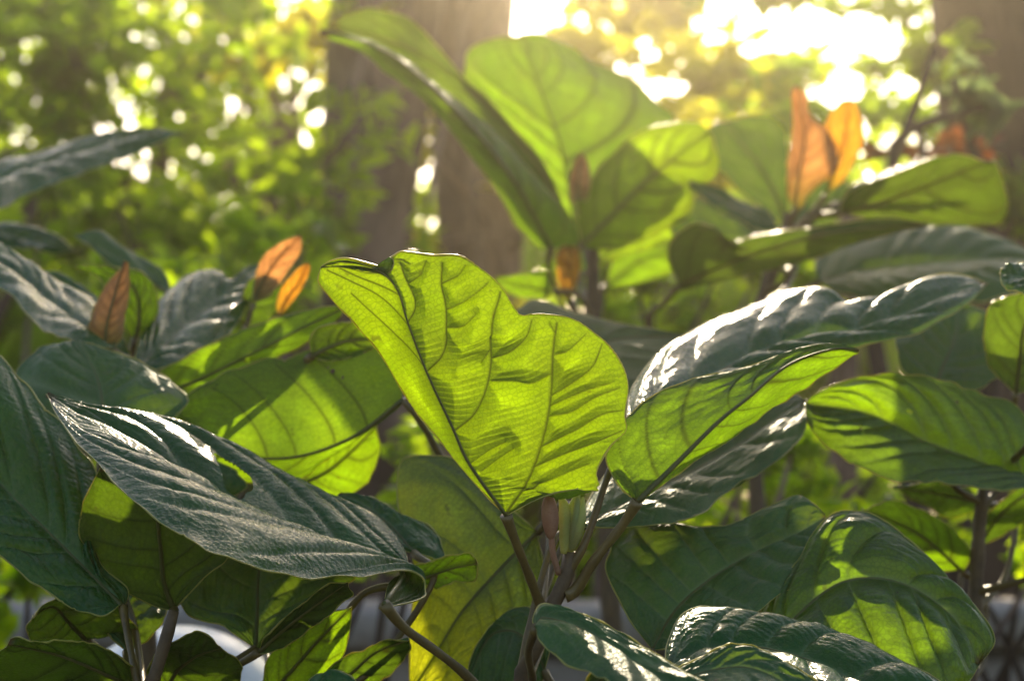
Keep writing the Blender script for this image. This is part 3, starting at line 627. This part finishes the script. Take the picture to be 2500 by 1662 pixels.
leaf(P3, 'U', [(1405, 585), (1395, 480), (1370, 360), (1330, 250), (1270, 85)],
     [(1340, 500), (1250, 370), (1180, 260), (1135, 185), (1150, 125), (1200, 95)],
     [(1480, 510), (1560, 420), (1640, 300), (1560, 215), (1450, 145), (1380, 105), (1320, 85)],
     1.68, tx=1.1, ty=.3, dl=.02, dr=.03, mat='green', N=7, amp=.0025, step=5, label='broad leaf standing in the sun glow')
leaf(P3, 'U', [(1420, 600), (1480, 540), (1560, 460), (1640, 390), (1735, 320)],
     [(1410, 540), (1420, 470), (1470, 400), (1530, 345), (1580, 312), (1640, 300), (1700, 298)],
     [(1500, 605), (1590, 570), (1680, 520), (1690, 450), (1725, 448), (1758, 420), (1750, 360)],
     1.57, tx=.2, ty=-.4, dl=.02, dr=.04, mat='young', N=6, amp=.002, step=5)
leaf(P3, 'U', [(1410, 480), (1412, 440), (1420, 370)], [(1392, 500), (1388, 450), (1400, 400)], [(1430, 490), (1442, 450), (1436, 400)], 1.56, mat='orange', N=4, amp=.001, step=5, name='leaf', label='small pink young leaf',
     pet=[(1412, 520, 1.57), (1430, 560, 1.59), (1445, 600, 1.6)], pr=.0015)
leaf(P3, 'U', [(1385, 735), (1390, 690), (1392, 640), (1385, 598)], [(1368, 710), (1358, 650), (1362, 610)], [(1402, 710), (1418, 650), (1410, 605)], 1.57, ty=-.4, mat='amber', N=5, amp=.001, step=5, label='small fiery orange young leaf',
     pet=[(1395, 760, 1.58), (1430, 820, 1.59), (1453, 860, 1.6)], pr=.0015)
leaf(P3, 'U', [(1350, 712), (1290, 702), (1200, 680)], [(1330, 725), (1250, 720)], [(1335, 668), (1280, 670), (1230, 672)], 1.5, ty=-.5, mat='green', N=5, amp=.001, step=5)
leaf(P3, 'U', [(1480, 700), (1560, 640), (1640, 610), (1740, 560)], [(1500, 630), (1580, 580), (1660, 550)], [(1560, 690), (1650, 660), (1720, 610)], 1.75, ty=.3, mat='green', N=6, step=6)
leaf(P3, 'U', [(1450, 650), (1520, 590), (1600, 550), (1680, 500)], [(1480, 590), (1560, 530), (1640, 490)], [(1520, 620), (1620, 600), (1680, 550)], 1.72, ty=.2, mat='young', N=6, step=6)

# back right shrub with orange leaves
P4 = shrub('shrub topped by two bright orange young leaves at upper right', [(1928, 520, 1.52), (1915, 580, 1.52), (1890, 650, 1.52), (1862, 725, 1.52), (1830, 900, 1.52)], .0065)
leaf(P4, 'T', [(1922, 560), (1895, 480), (1850, 400), (1800, 340), (1775, 295)],
     [(1850, 500), (1770, 430), (1725, 375), (1718, 330), (1745, 300)],
     [(1926, 480), (1925, 390), (1915, 310), (1880, 288), (1830, 284)],
     1.73, ty=.6, tx=.0, mat='matte', N=6, amp=.002, bulge=-.15, step=5)
leaf(P4, 'U', [(1940, 520), (1950, 430), (1965, 340), (1955, 270), (1945, 207)],
     [(1922, 480), (1920, 400), (1928, 300), (1930, 230)],
     [(1985, 470), (2035, 420), (2040, 370), (2015, 310), (1982, 275), (1975, 235)],
     1.5, ty=-.05, mat='orange', N=7, amp=.0012, step=4.5, dl=.015, dr=.02, pet=[(1932, 545, 1.51), (1926, 570, 1.52)], label='orange young leaf, taller of the upper right pair')
leaf(P4, 'U', [(2015, 480), (2045, 400), (2065, 320), (2075, 242)],
     [(2020, 430), (2010, 350), (2020, 290), (2050, 250)],
     [(2050, 440), (2090, 390), (2104, 320), (2095, 270)],
     1.53, ty=-.3, mat='amber', N=7, amp=.0012, step=4.5, dl=.01, dr=.01, pet=[(1980, 520, 1.53), (1930, 570, 1.52)], label='amber young leaf with dark veins behind the orange one')
leaf(P4, 'U', [(2050, 520), (2150, 495), (2270, 450), (2370, 410), (2420, 395)],
     [(2060, 480), (2110, 450), (2200, 415), (2290, 386), (2360, 382)],
     [(2150, 540), (2280, 545), (2400, 548), (2450, 530), (2456, 480), (2440, 420)],
     1.46, tx=.2, ty=-3.0, dl=.02, dr=-.02, mat='matte', N=6, amp=.0025, step=5)
leaf(P4, 'T', [(2048, 500), (2130, 470), (2220, 430), (2300, 395)], [(2070, 470), (2150, 425), (2250, 388)], [(2130, 490), (2220, 470), (2280, 430)], 1.47, ty=2.5, mat='dark', N=6, amp=.002, step=5)
leaf(P4, 'U', [(1655, 700), (1760, 650), (1900, 600), (2050, 565), (2265, 545)],
     [(1632, 640), (1640, 590), (1690, 550), (1740, 555), (1770, 590), (1850, 575), (1960, 555), (2080, 540), (2180, 535)],
     [(1750, 688), (1870, 662), (1960, 640), (2050, 600), (2170, 565)],
     1.46, tx=.1, ty=-3.2, dl=.03, dr=.03, mat='matte', N=7, amp=.002, step=5, pet=[(1620, 740, 1.48), (1580, 785, 1.5), (1650, 950, 1.5), (1825, 1050, 1.52)], label='long olive leaf seen from below, hanging left of the stem')
leaf(P4, 'T', [(1995, 690), (2100, 665), (2250, 650), (2400, 635), (2560, 640)],
     [(1990, 640), (2015, 590), (2100, 555), (2210, 530), (2320, 538), (2430, 570), (2520, 610)],
     [(2050, 725), (2160, 745), (2300, 742), (2420, 730), (2520, 700)],
     1.45, ty=3.0, mat='matte', N=8, amp=.003, step=5, pet=[(1960, 720, 1.46), (1900, 800, 1.5), (1838, 860, 1.52)])
leaf(P4, 'T', [(1900, 560), (1820, 520), (1750, 480), (1680, 445)], [(1850, 560), (1760, 520), (1700, 480)], [(1880, 520), (1800, 480), (1730, 450)], 1.5, ty=2.0, mat='matte', N=6, amp=.002, step=5)
leaf(P4, 'T', [(1880, 600), (1780, 590), (1690, 560), (1640, 500)], [(1800, 640), (1700, 620), (1640, 570)], [(1850, 560), (1760, 520), (1700, 480)], 1.62, ty=.8, mat='matte', N=6, amp=.002, step=5)
leaf(P4, 'T', [(1930, 560), (1990, 520), (2040, 480), (2060, 420)], [(1935, 500), (1980, 450), (2030, 420)], [(1990, 560), (2050, 530), (2075, 470)], 1.6, ty=.8, mat='matte', N=6, amp=.002, step=5)

# right shrub
DSC = 1.05
P5 = shrub('slender stemmed shrub with ribbed green leaves at the right edge', [(2402, 1185, 1.4), (2390, 1300, 1.4), (2382, 1450, 1.4), (2375, 1560, 1.4), (2370, 1700, 1.4)], .0062)
leaf(P5, 'T', [(2580, 1200), (2500, 1170), (2380, 1125), (2250, 1075), (2120, 1010), (1965, 985)],
     [(2560, 1080), (2480, 990), (2390, 955), (2290, 928), (2180, 912), (2080, 925), (2000, 955)],
     [(2480, 1188), (2350, 1188), (2220, 1178), (2120, 1150), (2030, 1100), (1975, 1040)],
     1.34, tx=.1, ty=.3, dl=.0, dr=-.05, mat='green', N=9, holes=[(2215, 1010, 9, 6, .5), (2330, 985, 6, 5, 0), (2100, 1060, 7, 5, 1)], amp=.005, kv=.3, bulge=.1, step=4.5, label='ribbed green leaf with a bright yellow midrib')
leaf(P5, 'U', [(2350, 1395), (2290, 1340), (2220, 1290), (2105, 1245)], [(2290, 1400), (2220, 1370), (2150, 1310)], [(2370, 1350), (2330, 1290), (2260, 1245), (2180, 1228)], 1.42, ty=-1.0, mat='green', N=6, step=5, label='olive leaf behind the sunlit patched leaf')
leaf(P5, 'T', [(2280, 960), (2300, 900), (2330, 830), (2340, 740)], [(2200, 900), (2190, 820), (2230, 750)], [(2400, 940), (2450, 880), (2430, 780)], 1.42, ty=1.2, mat='matte', N=6, step=5)
leaf(P5, 'U', [(2480, 960), (2490, 880), (2500, 800), (2540, 700)], [(2420, 900), (2402, 820), (2420, 740)], [(2560, 940), (2600, 850), (2590, 760)], 1.4, ty=-.4, mat='matte', N=6, step=5)
leaf(P5, 'T', [(2580, 720), (2540, 700), (2490, 680), (2440, 670)], [(2560, 740), (2500, 720), (2450, 700)], [(2540, 660), (2490, 640), (2455, 645)], 1.2, ty=2.2, mat='dark', N=6, step=4)
leaf(P5, 'U', [(2402, 1230), (2340, 1215), (2260, 1200), (2180, 1190)], [(2360, 1260), (2280, 1250)], [(2350, 1185), (2260, 1180)], 1.45, ty=-2, mat='dark', N=6, step=5)
leaf(P5, 'U', [(2390, 1330), (2440, 1260), (2500, 1210), (2600, 1160)], [(2400, 1270), (2460, 1210), (2540, 1160)], [(2450, 1310), (2530, 1260), (2590, 1200)], 1.45, ty=-1, mat='dark', N=6, step=5)

# left edge shrub
DSC = 1.36
P9 = shrub('shrub beyond the left edge reaching bluish leaves into view', [(-160, 700, 1.4), (-170, 800, 1.4), (-180, 1000, 1.4)], .006)
leaf(P9, 'T', [(-60, 470), (60, 430), (200, 380), (330, 340), (450, 325)], [(-40, 420), (80, 385), (200, 350), (330, 325), (400, 318)], [(-40, 520), (60, 475), (180, 430), (300, 380), (400, 340)], 1.4, tx=-.2, ty=4.2, mat='dark', N=8, amp=.003, bulge=.15, step=5, pet=[(-110, 530, 1.4), (-150, 640, 1.4), (-165, 760, 1.4)], label='bluish shiny leaf reaching in from the left edge')
leaf(P9, 'T', [(-60, 560), (40, 580), (120, 600), (185, 615)], [(-20, 545), (60, 555), (130, 580)], [(-20, 590), (60, 610), (130, 620)], 1.5, ty=2.4, mat='dark', N=6, step=5)
# left back shrub with orange leaves
DSC = 1.08
P6 = shrub('shrub with orange young leaves and shiny leaves at the left', [(330, 920, 1.38), (330, 1000, 1.38), (335, 1150, 1.38)], .0062)
leaf(P6, 'U', [(255, 850), (262, 790), (280, 720), (303, 635)], [(212, 820), (220, 760), (250, 700), (280, 665)], [(292, 830), (308, 760), (315, 700), (312, 660)], 1.34, ty=.0, mat='orange', N=7, amp=.0012, step=4.5, dl=.01, dr=.015, label='pointed orange young leaf standing upright', pet=[(275, 890, 1.36), (325, 960, 1.38)], pr=.0016)
leaf(P6, 'T', [(280, 860), (200, 800), (110, 730), (20, 660), (-80, 600)], [(200, 845), (100, 800), (10, 715), (-60, 670)], [(285, 800), (220, 730), (140, 690), (60, 640), (-30, 590)], 1.33, tx=.4, ty=2.6, dl=-.03, dr=.02, mat='dark', N=7, amp=.003, step=4.5, label='glossy leaf with white streaks sloping from the left edge')
leaf(P6, 'T', [(330, 905), (420, 830), (500, 760), (580, 700), (660, 648)], [(330, 860), (360, 780), (420, 710), (480, 665), (530, 668), (560, 690), (610, 655)], [(400, 910), (480, 880), (560, 820), (610, 740), (640, 690)], 1.36, tx=.1, ty=3.0, mat='dark', N=7, amp=.0045, bulge=.12, step=4.5, label='shiny blue grey corrugated leaf')
leaf(P6, 'T', [(330, 890), (250, 820), (200, 760), (130, 690), (100, 670)], [(240, 870), (150, 790), (105, 720)], [(300, 820), (250, 740), (190, 690), (140, 665)], 1.42, ty=1.3, mat='dark', N=6, amp=.002, step=5)
leaf(P6, 'U', [(330, 830), (340, 780), (330, 710), (270, 650)], [(300, 800), (280, 740), (240, 680), (180, 650)], [(375, 790), (385, 730), (350, 670)], 1.45, ty=-.3, mat='green', N=6, step=5)
leaf(P6, 'T', [(420, 720), (360, 680), (280, 630), (180, 570)], [(390, 700), (300, 660), (220, 610)], [(400, 670), (320, 610), (250, 570)], 1.6, ty=1.8, mat='matte', N=6, step=5)
leaf(P6, 'U', [(620, 740), (640, 690), (680, 630), (735, 575)], [(620, 690), (640, 630), (690, 590)], [(660, 720), (705, 660), (735, 610)], 1.48, ty=.1, mat='orange', N=6, amp=.0012, step=5, label='orange young leaf by the thick trunk', pr=.0016)
leaf(P6, 'U', [(680, 775), (700, 730), (730, 690), (752, 640)], [(675, 740), (695, 690), (735, 650)], [(705, 750), (740, 700), (757, 660)], 1.46, ty=-.3, mat='amber', N=6, amp=.0012, step=5, label='narrow amber young leaf beside the orange one', pr=.0016)
leaf(P6, 'U', [(600, 800), (610, 740), (640, 690), (680, 670)], [(590, 760), (600, 700), (640, 665)], [(650, 790), (680, 740), (690, 700)], 1.5, ty=-.2, mat='dark', N=6, step=5)
leaf(P6, 'U', [(400, 960), (500, 920), (620, 860), (740, 800), (840, 752)], [(385, 915), (450, 875), (560, 820), (650, 785), (740, 765), (800, 750)], [(460, 975), (560, 925), (680, 870), (770, 830), (830, 780)], 1.36, tx=.1, ty=-1.3, dl=.03, dr=.02, mat='green', N=7, amp=.0015, step=4.5, label='long olive leaf curling behind the glowing leaf')
leaf(P6, 'U', [(760, 870), (800, 850), (860, 830), (940, 830)], [(755, 830), (780, 800), (850, 785), (900, 790)], [(800, 880), (870, 870)], 1.265, ty=-.2, mat='young', N=5, step=4.5, pet=[(720, 900, 1.30), (600, 980, 1.32), (420, 1100, 1.36), (334, 1150, 1.38)])
leaf(P6, 'T', [(250, 1090), (252, 1020), (240, 930), (195, 832)], [(140, 1060), (50, 980), (42, 910), (90, 855), (140, 835)], [(370, 1050), (455, 985), (430, 940), (360, 893), (270, 858), (225, 836)], 1.21, ty=1.3, mat='matte', N=6, amp=.0018, bulge=.2, step=4.2, label='rounded dull grey green leaf, dome shaped')

# left front shrub
DSC = 1.0
P7 = shrub('shaded shrub with dark leaves at the lower left corner', [(425, 1490, 1.09), (405, 1560, 1.09), (375, 1660, 1.09), (350, 1760, 1.09)], .0048)
leaf(P7, 'T', [(300, 1480), (220, 1400), (120, 1300), (20, 1200), (-80, 1080)],
     [(250, 1505), (120, 1450), (20, 1380), (-60, 1300)], [(310, 1430), (245, 1370), (225, 1280), (245, 1180), (170, 1060), (90, 970), (20, 890), (-60, 850)],
     1.13, tx=.0, ty=1.0, dl=0, dr=0, mat='dark', N=7, amp=.004, kv=.25, bulge=.1, step=4, pet=[(310, 1540, 1.12), (330, 1640, 1.1), (352, 1740, 1.09)], label='dark bluish corrugated leaf at the left edge')
leaf(P7, 'U', [(425, 1488), (400, 1420), (390, 1320), (370, 1240), (245, 1140)],
     [(370, 1475), (290, 1430), (222, 1370), (193, 1270), (215, 1200)], [(500, 1410), (560, 1350), (560, 1250), (450, 1180), (330, 1140)],
     1.17, ty=-.25, mat='dark', N=5, amp=.0015, bulge=-.1, step=3.8, pet=[(418, 1520, 1.15), (400, 1580, 1.10)], label='dark green leaf seen from below under the torn leaf')
P8 = shrub('low shrub with grey green leaves between the torn leaf and the stem', [(690, 1760, 1.2), (690, 1850, 1.2), (700, 1950, 1.2)], .005)
leaf(P8, 'T', [(625, 1585), (628, 1500), (632, 1400), (660, 1260)],
     [(540, 1530), (450, 1500), (440, 1400), (520, 1330), (600, 1290)], [(720, 1520), (830, 1440), (880, 1380), (830, 1300), (740, 1260)],
     1.17, ty=1.0, mat='matte', N=5, amp=.0025, bulge=.1, step=4, pet=[(560, 1630, 1.16), (540, 1720, 1.17), (690, 1840, 1.2)], pr=.003)
leaf(P8, 'U', [(632, 1590), (700, 1530), (780, 1470), (850, 1420)], [(650, 1550), (720, 1490), (800, 1425)], [(690, 1580), (770, 1520), (860, 1455)], 1.14, ty=-1, mat='dark', N=5, step=4)
leaf(P8, 'U', [(640, 1720), (700, 1650), (780, 1560), (858, 1480)], [(650, 1620), (700, 1560), (780, 1500)], [(760, 1730), (810, 1660), (850, 1560)], 1.2, ty=-.4, mat='green', N=6, step=4.5, label='bright green leaf at the bottom left of centre')
leaf(P8, 'T', [(1010, 1350), (960, 1290), (900, 1240), (830, 1205)], [(940, 1340), (860, 1290), (810, 1240)], [(1085, 1360), (1060, 1300), (980, 1250), (900, 1215)], 1.22, ty=1.5, mat='dark', N=5, step=4.5)
leaf(P8, 'U', [(985, 1425), (1050, 1405), (1110, 1385), (1166, 1375)], [(995, 1385), (1070, 1365), (1140, 1350)], [(1040, 1432), (1110, 1420), (1160, 1408)], 1.2, ty=-.8, mat='green', N=5, step=4)
leaf(P8, 'U', [(740, 1180), (800, 1150), (860, 1100), (920, 1040)], [(760, 1130), (820, 1070), (890, 1020)], [(790, 1215), (880, 1190), (925, 1110)], 1.46, ty=-.5, mat='green', N=5, step=4.5)
leaf(P7, 'U', [(210, 1560), (170, 1520), (130, 1480), (80, 1500)], [(150, 1590), (80, 1570), (65, 1530)], [(330, 1540), (280, 1470), (190, 1440), (110, 1465)], 1.2, ty=-2, mat='dark', N=5, step=4.5)
leaf(P7, 'U', [(330, 1680), (250, 1640), (150, 1600), (20, 1570)], [(260, 1720), (120, 1720), (0, 1680), (-60, 1620)], [(330, 1640), (250, 1590), (140, 1560), (60, 1555)], 1.12, ty=-2, mat='dark', N=5, step=4.5)
leaf(P7, 'T', [(310, 1590), (308, 1530), (306, 1460), (300, 1400)], [(260, 1550), (230, 1480), (250, 1420)], [(360, 1560), (410, 1500), (380, 1430)], 1.18, ty=1.2, mat='matte', N=5, step=4.5)
leaf(P7, 'U', [(400, 1700), (430, 1640), (480, 1600), (540, 1580)], [(360, 1640), (390, 1580), (450, 1552), (500, 1555)], [(480, 1720), (560, 1700), (590, 1640)], 1.16, ty=-2, mat='dark', N=5, step=4.5, pet=[(395, 1720, 1.14), (362, 1740, 1.09)])
leaf(P8, 'U', [(800, 1690), (860, 1640), (920, 1590), (1000, 1560)], [(800, 1640), (870, 1590), (940, 1555)], [(880, 1690), (960, 1640), (1000, 1590)], 1.2, ty=-1, mat='dark', N=5, step=4.5)
leaf(P8, 'T', [(720, 1740), (770, 1690), (830, 1670), (900, 1700)], [(730, 1690), (780, 1655), (850, 1655)], [(780, 1740), (840, 1720)], 1.0, ty=2.4, mat='dark', N=5, step=4)

leaf(P7, 'T', [(420, 1230), (400, 1190), (390, 1130), (390, 1085)], [(330, 1210), (300, 1150), (330, 1100)], [(560, 1220), (600, 1180), (520, 1120)], 1.32, ty=.3, mat='dark', N=6, step=6, pet=[(430, 1300, 1.24), (420, 1500, 1.2), (370, 1700, 1.12), (352, 1740, 1.09)])  # unseen leaf, added to cast shade on the leaves in front
leaf(P7, 'T', [(150, 1160), (120, 1110), (100, 1050), (70, 1000)], [(60, 1130), (20, 1080), (20, 1020)], [(190, 1150), (180, 1100), (130, 1040)], 1.34, ty=.3, mat='dark', N=6, step=6, pet=[(230, 1300, 1.24), (320, 1500, 1.2), (350, 1700, 1.12), (352, 1740, 1.09)])  # another hidden leaf, added only to shade the lower left
leaf(P1, 'T', [(1480, 1270), (1600, 1220), (1720, 1180), (1860, 1120)], [(1560, 1200), (1680, 1130), (1800, 1080)], [(1600, 1265), (1720, 1225), (1840, 1160)], 1.29, ty=1.2, mat='dark', N=6, step=6)  # added out of sight behind the wide leaf, shades the bottom right
# ------------------------------------------------------------ air volume, added to imitate lens glare near the sun
HZ = 0.0080
hm, t, n, l, out = nmat('lens_glare_haze')
pv = n.new('ShaderNodeVolumePrincipled'); pv.inputs['Color'].default_value = (1, .86, .64, 1); pv.inputs['Density'].default_value = HZ
pv.inputs['Anisotropy'].default_value = .93; l.new(pv.outputs[0], out.inputs['Volume'])
V_, F_ = box(-95, 95, -35, 155, -1.5, 7.0, .01)
hz = mesh_obj('glare_haze', V_, F_, hm, smooth=False); tag(hz, kind='stuff')
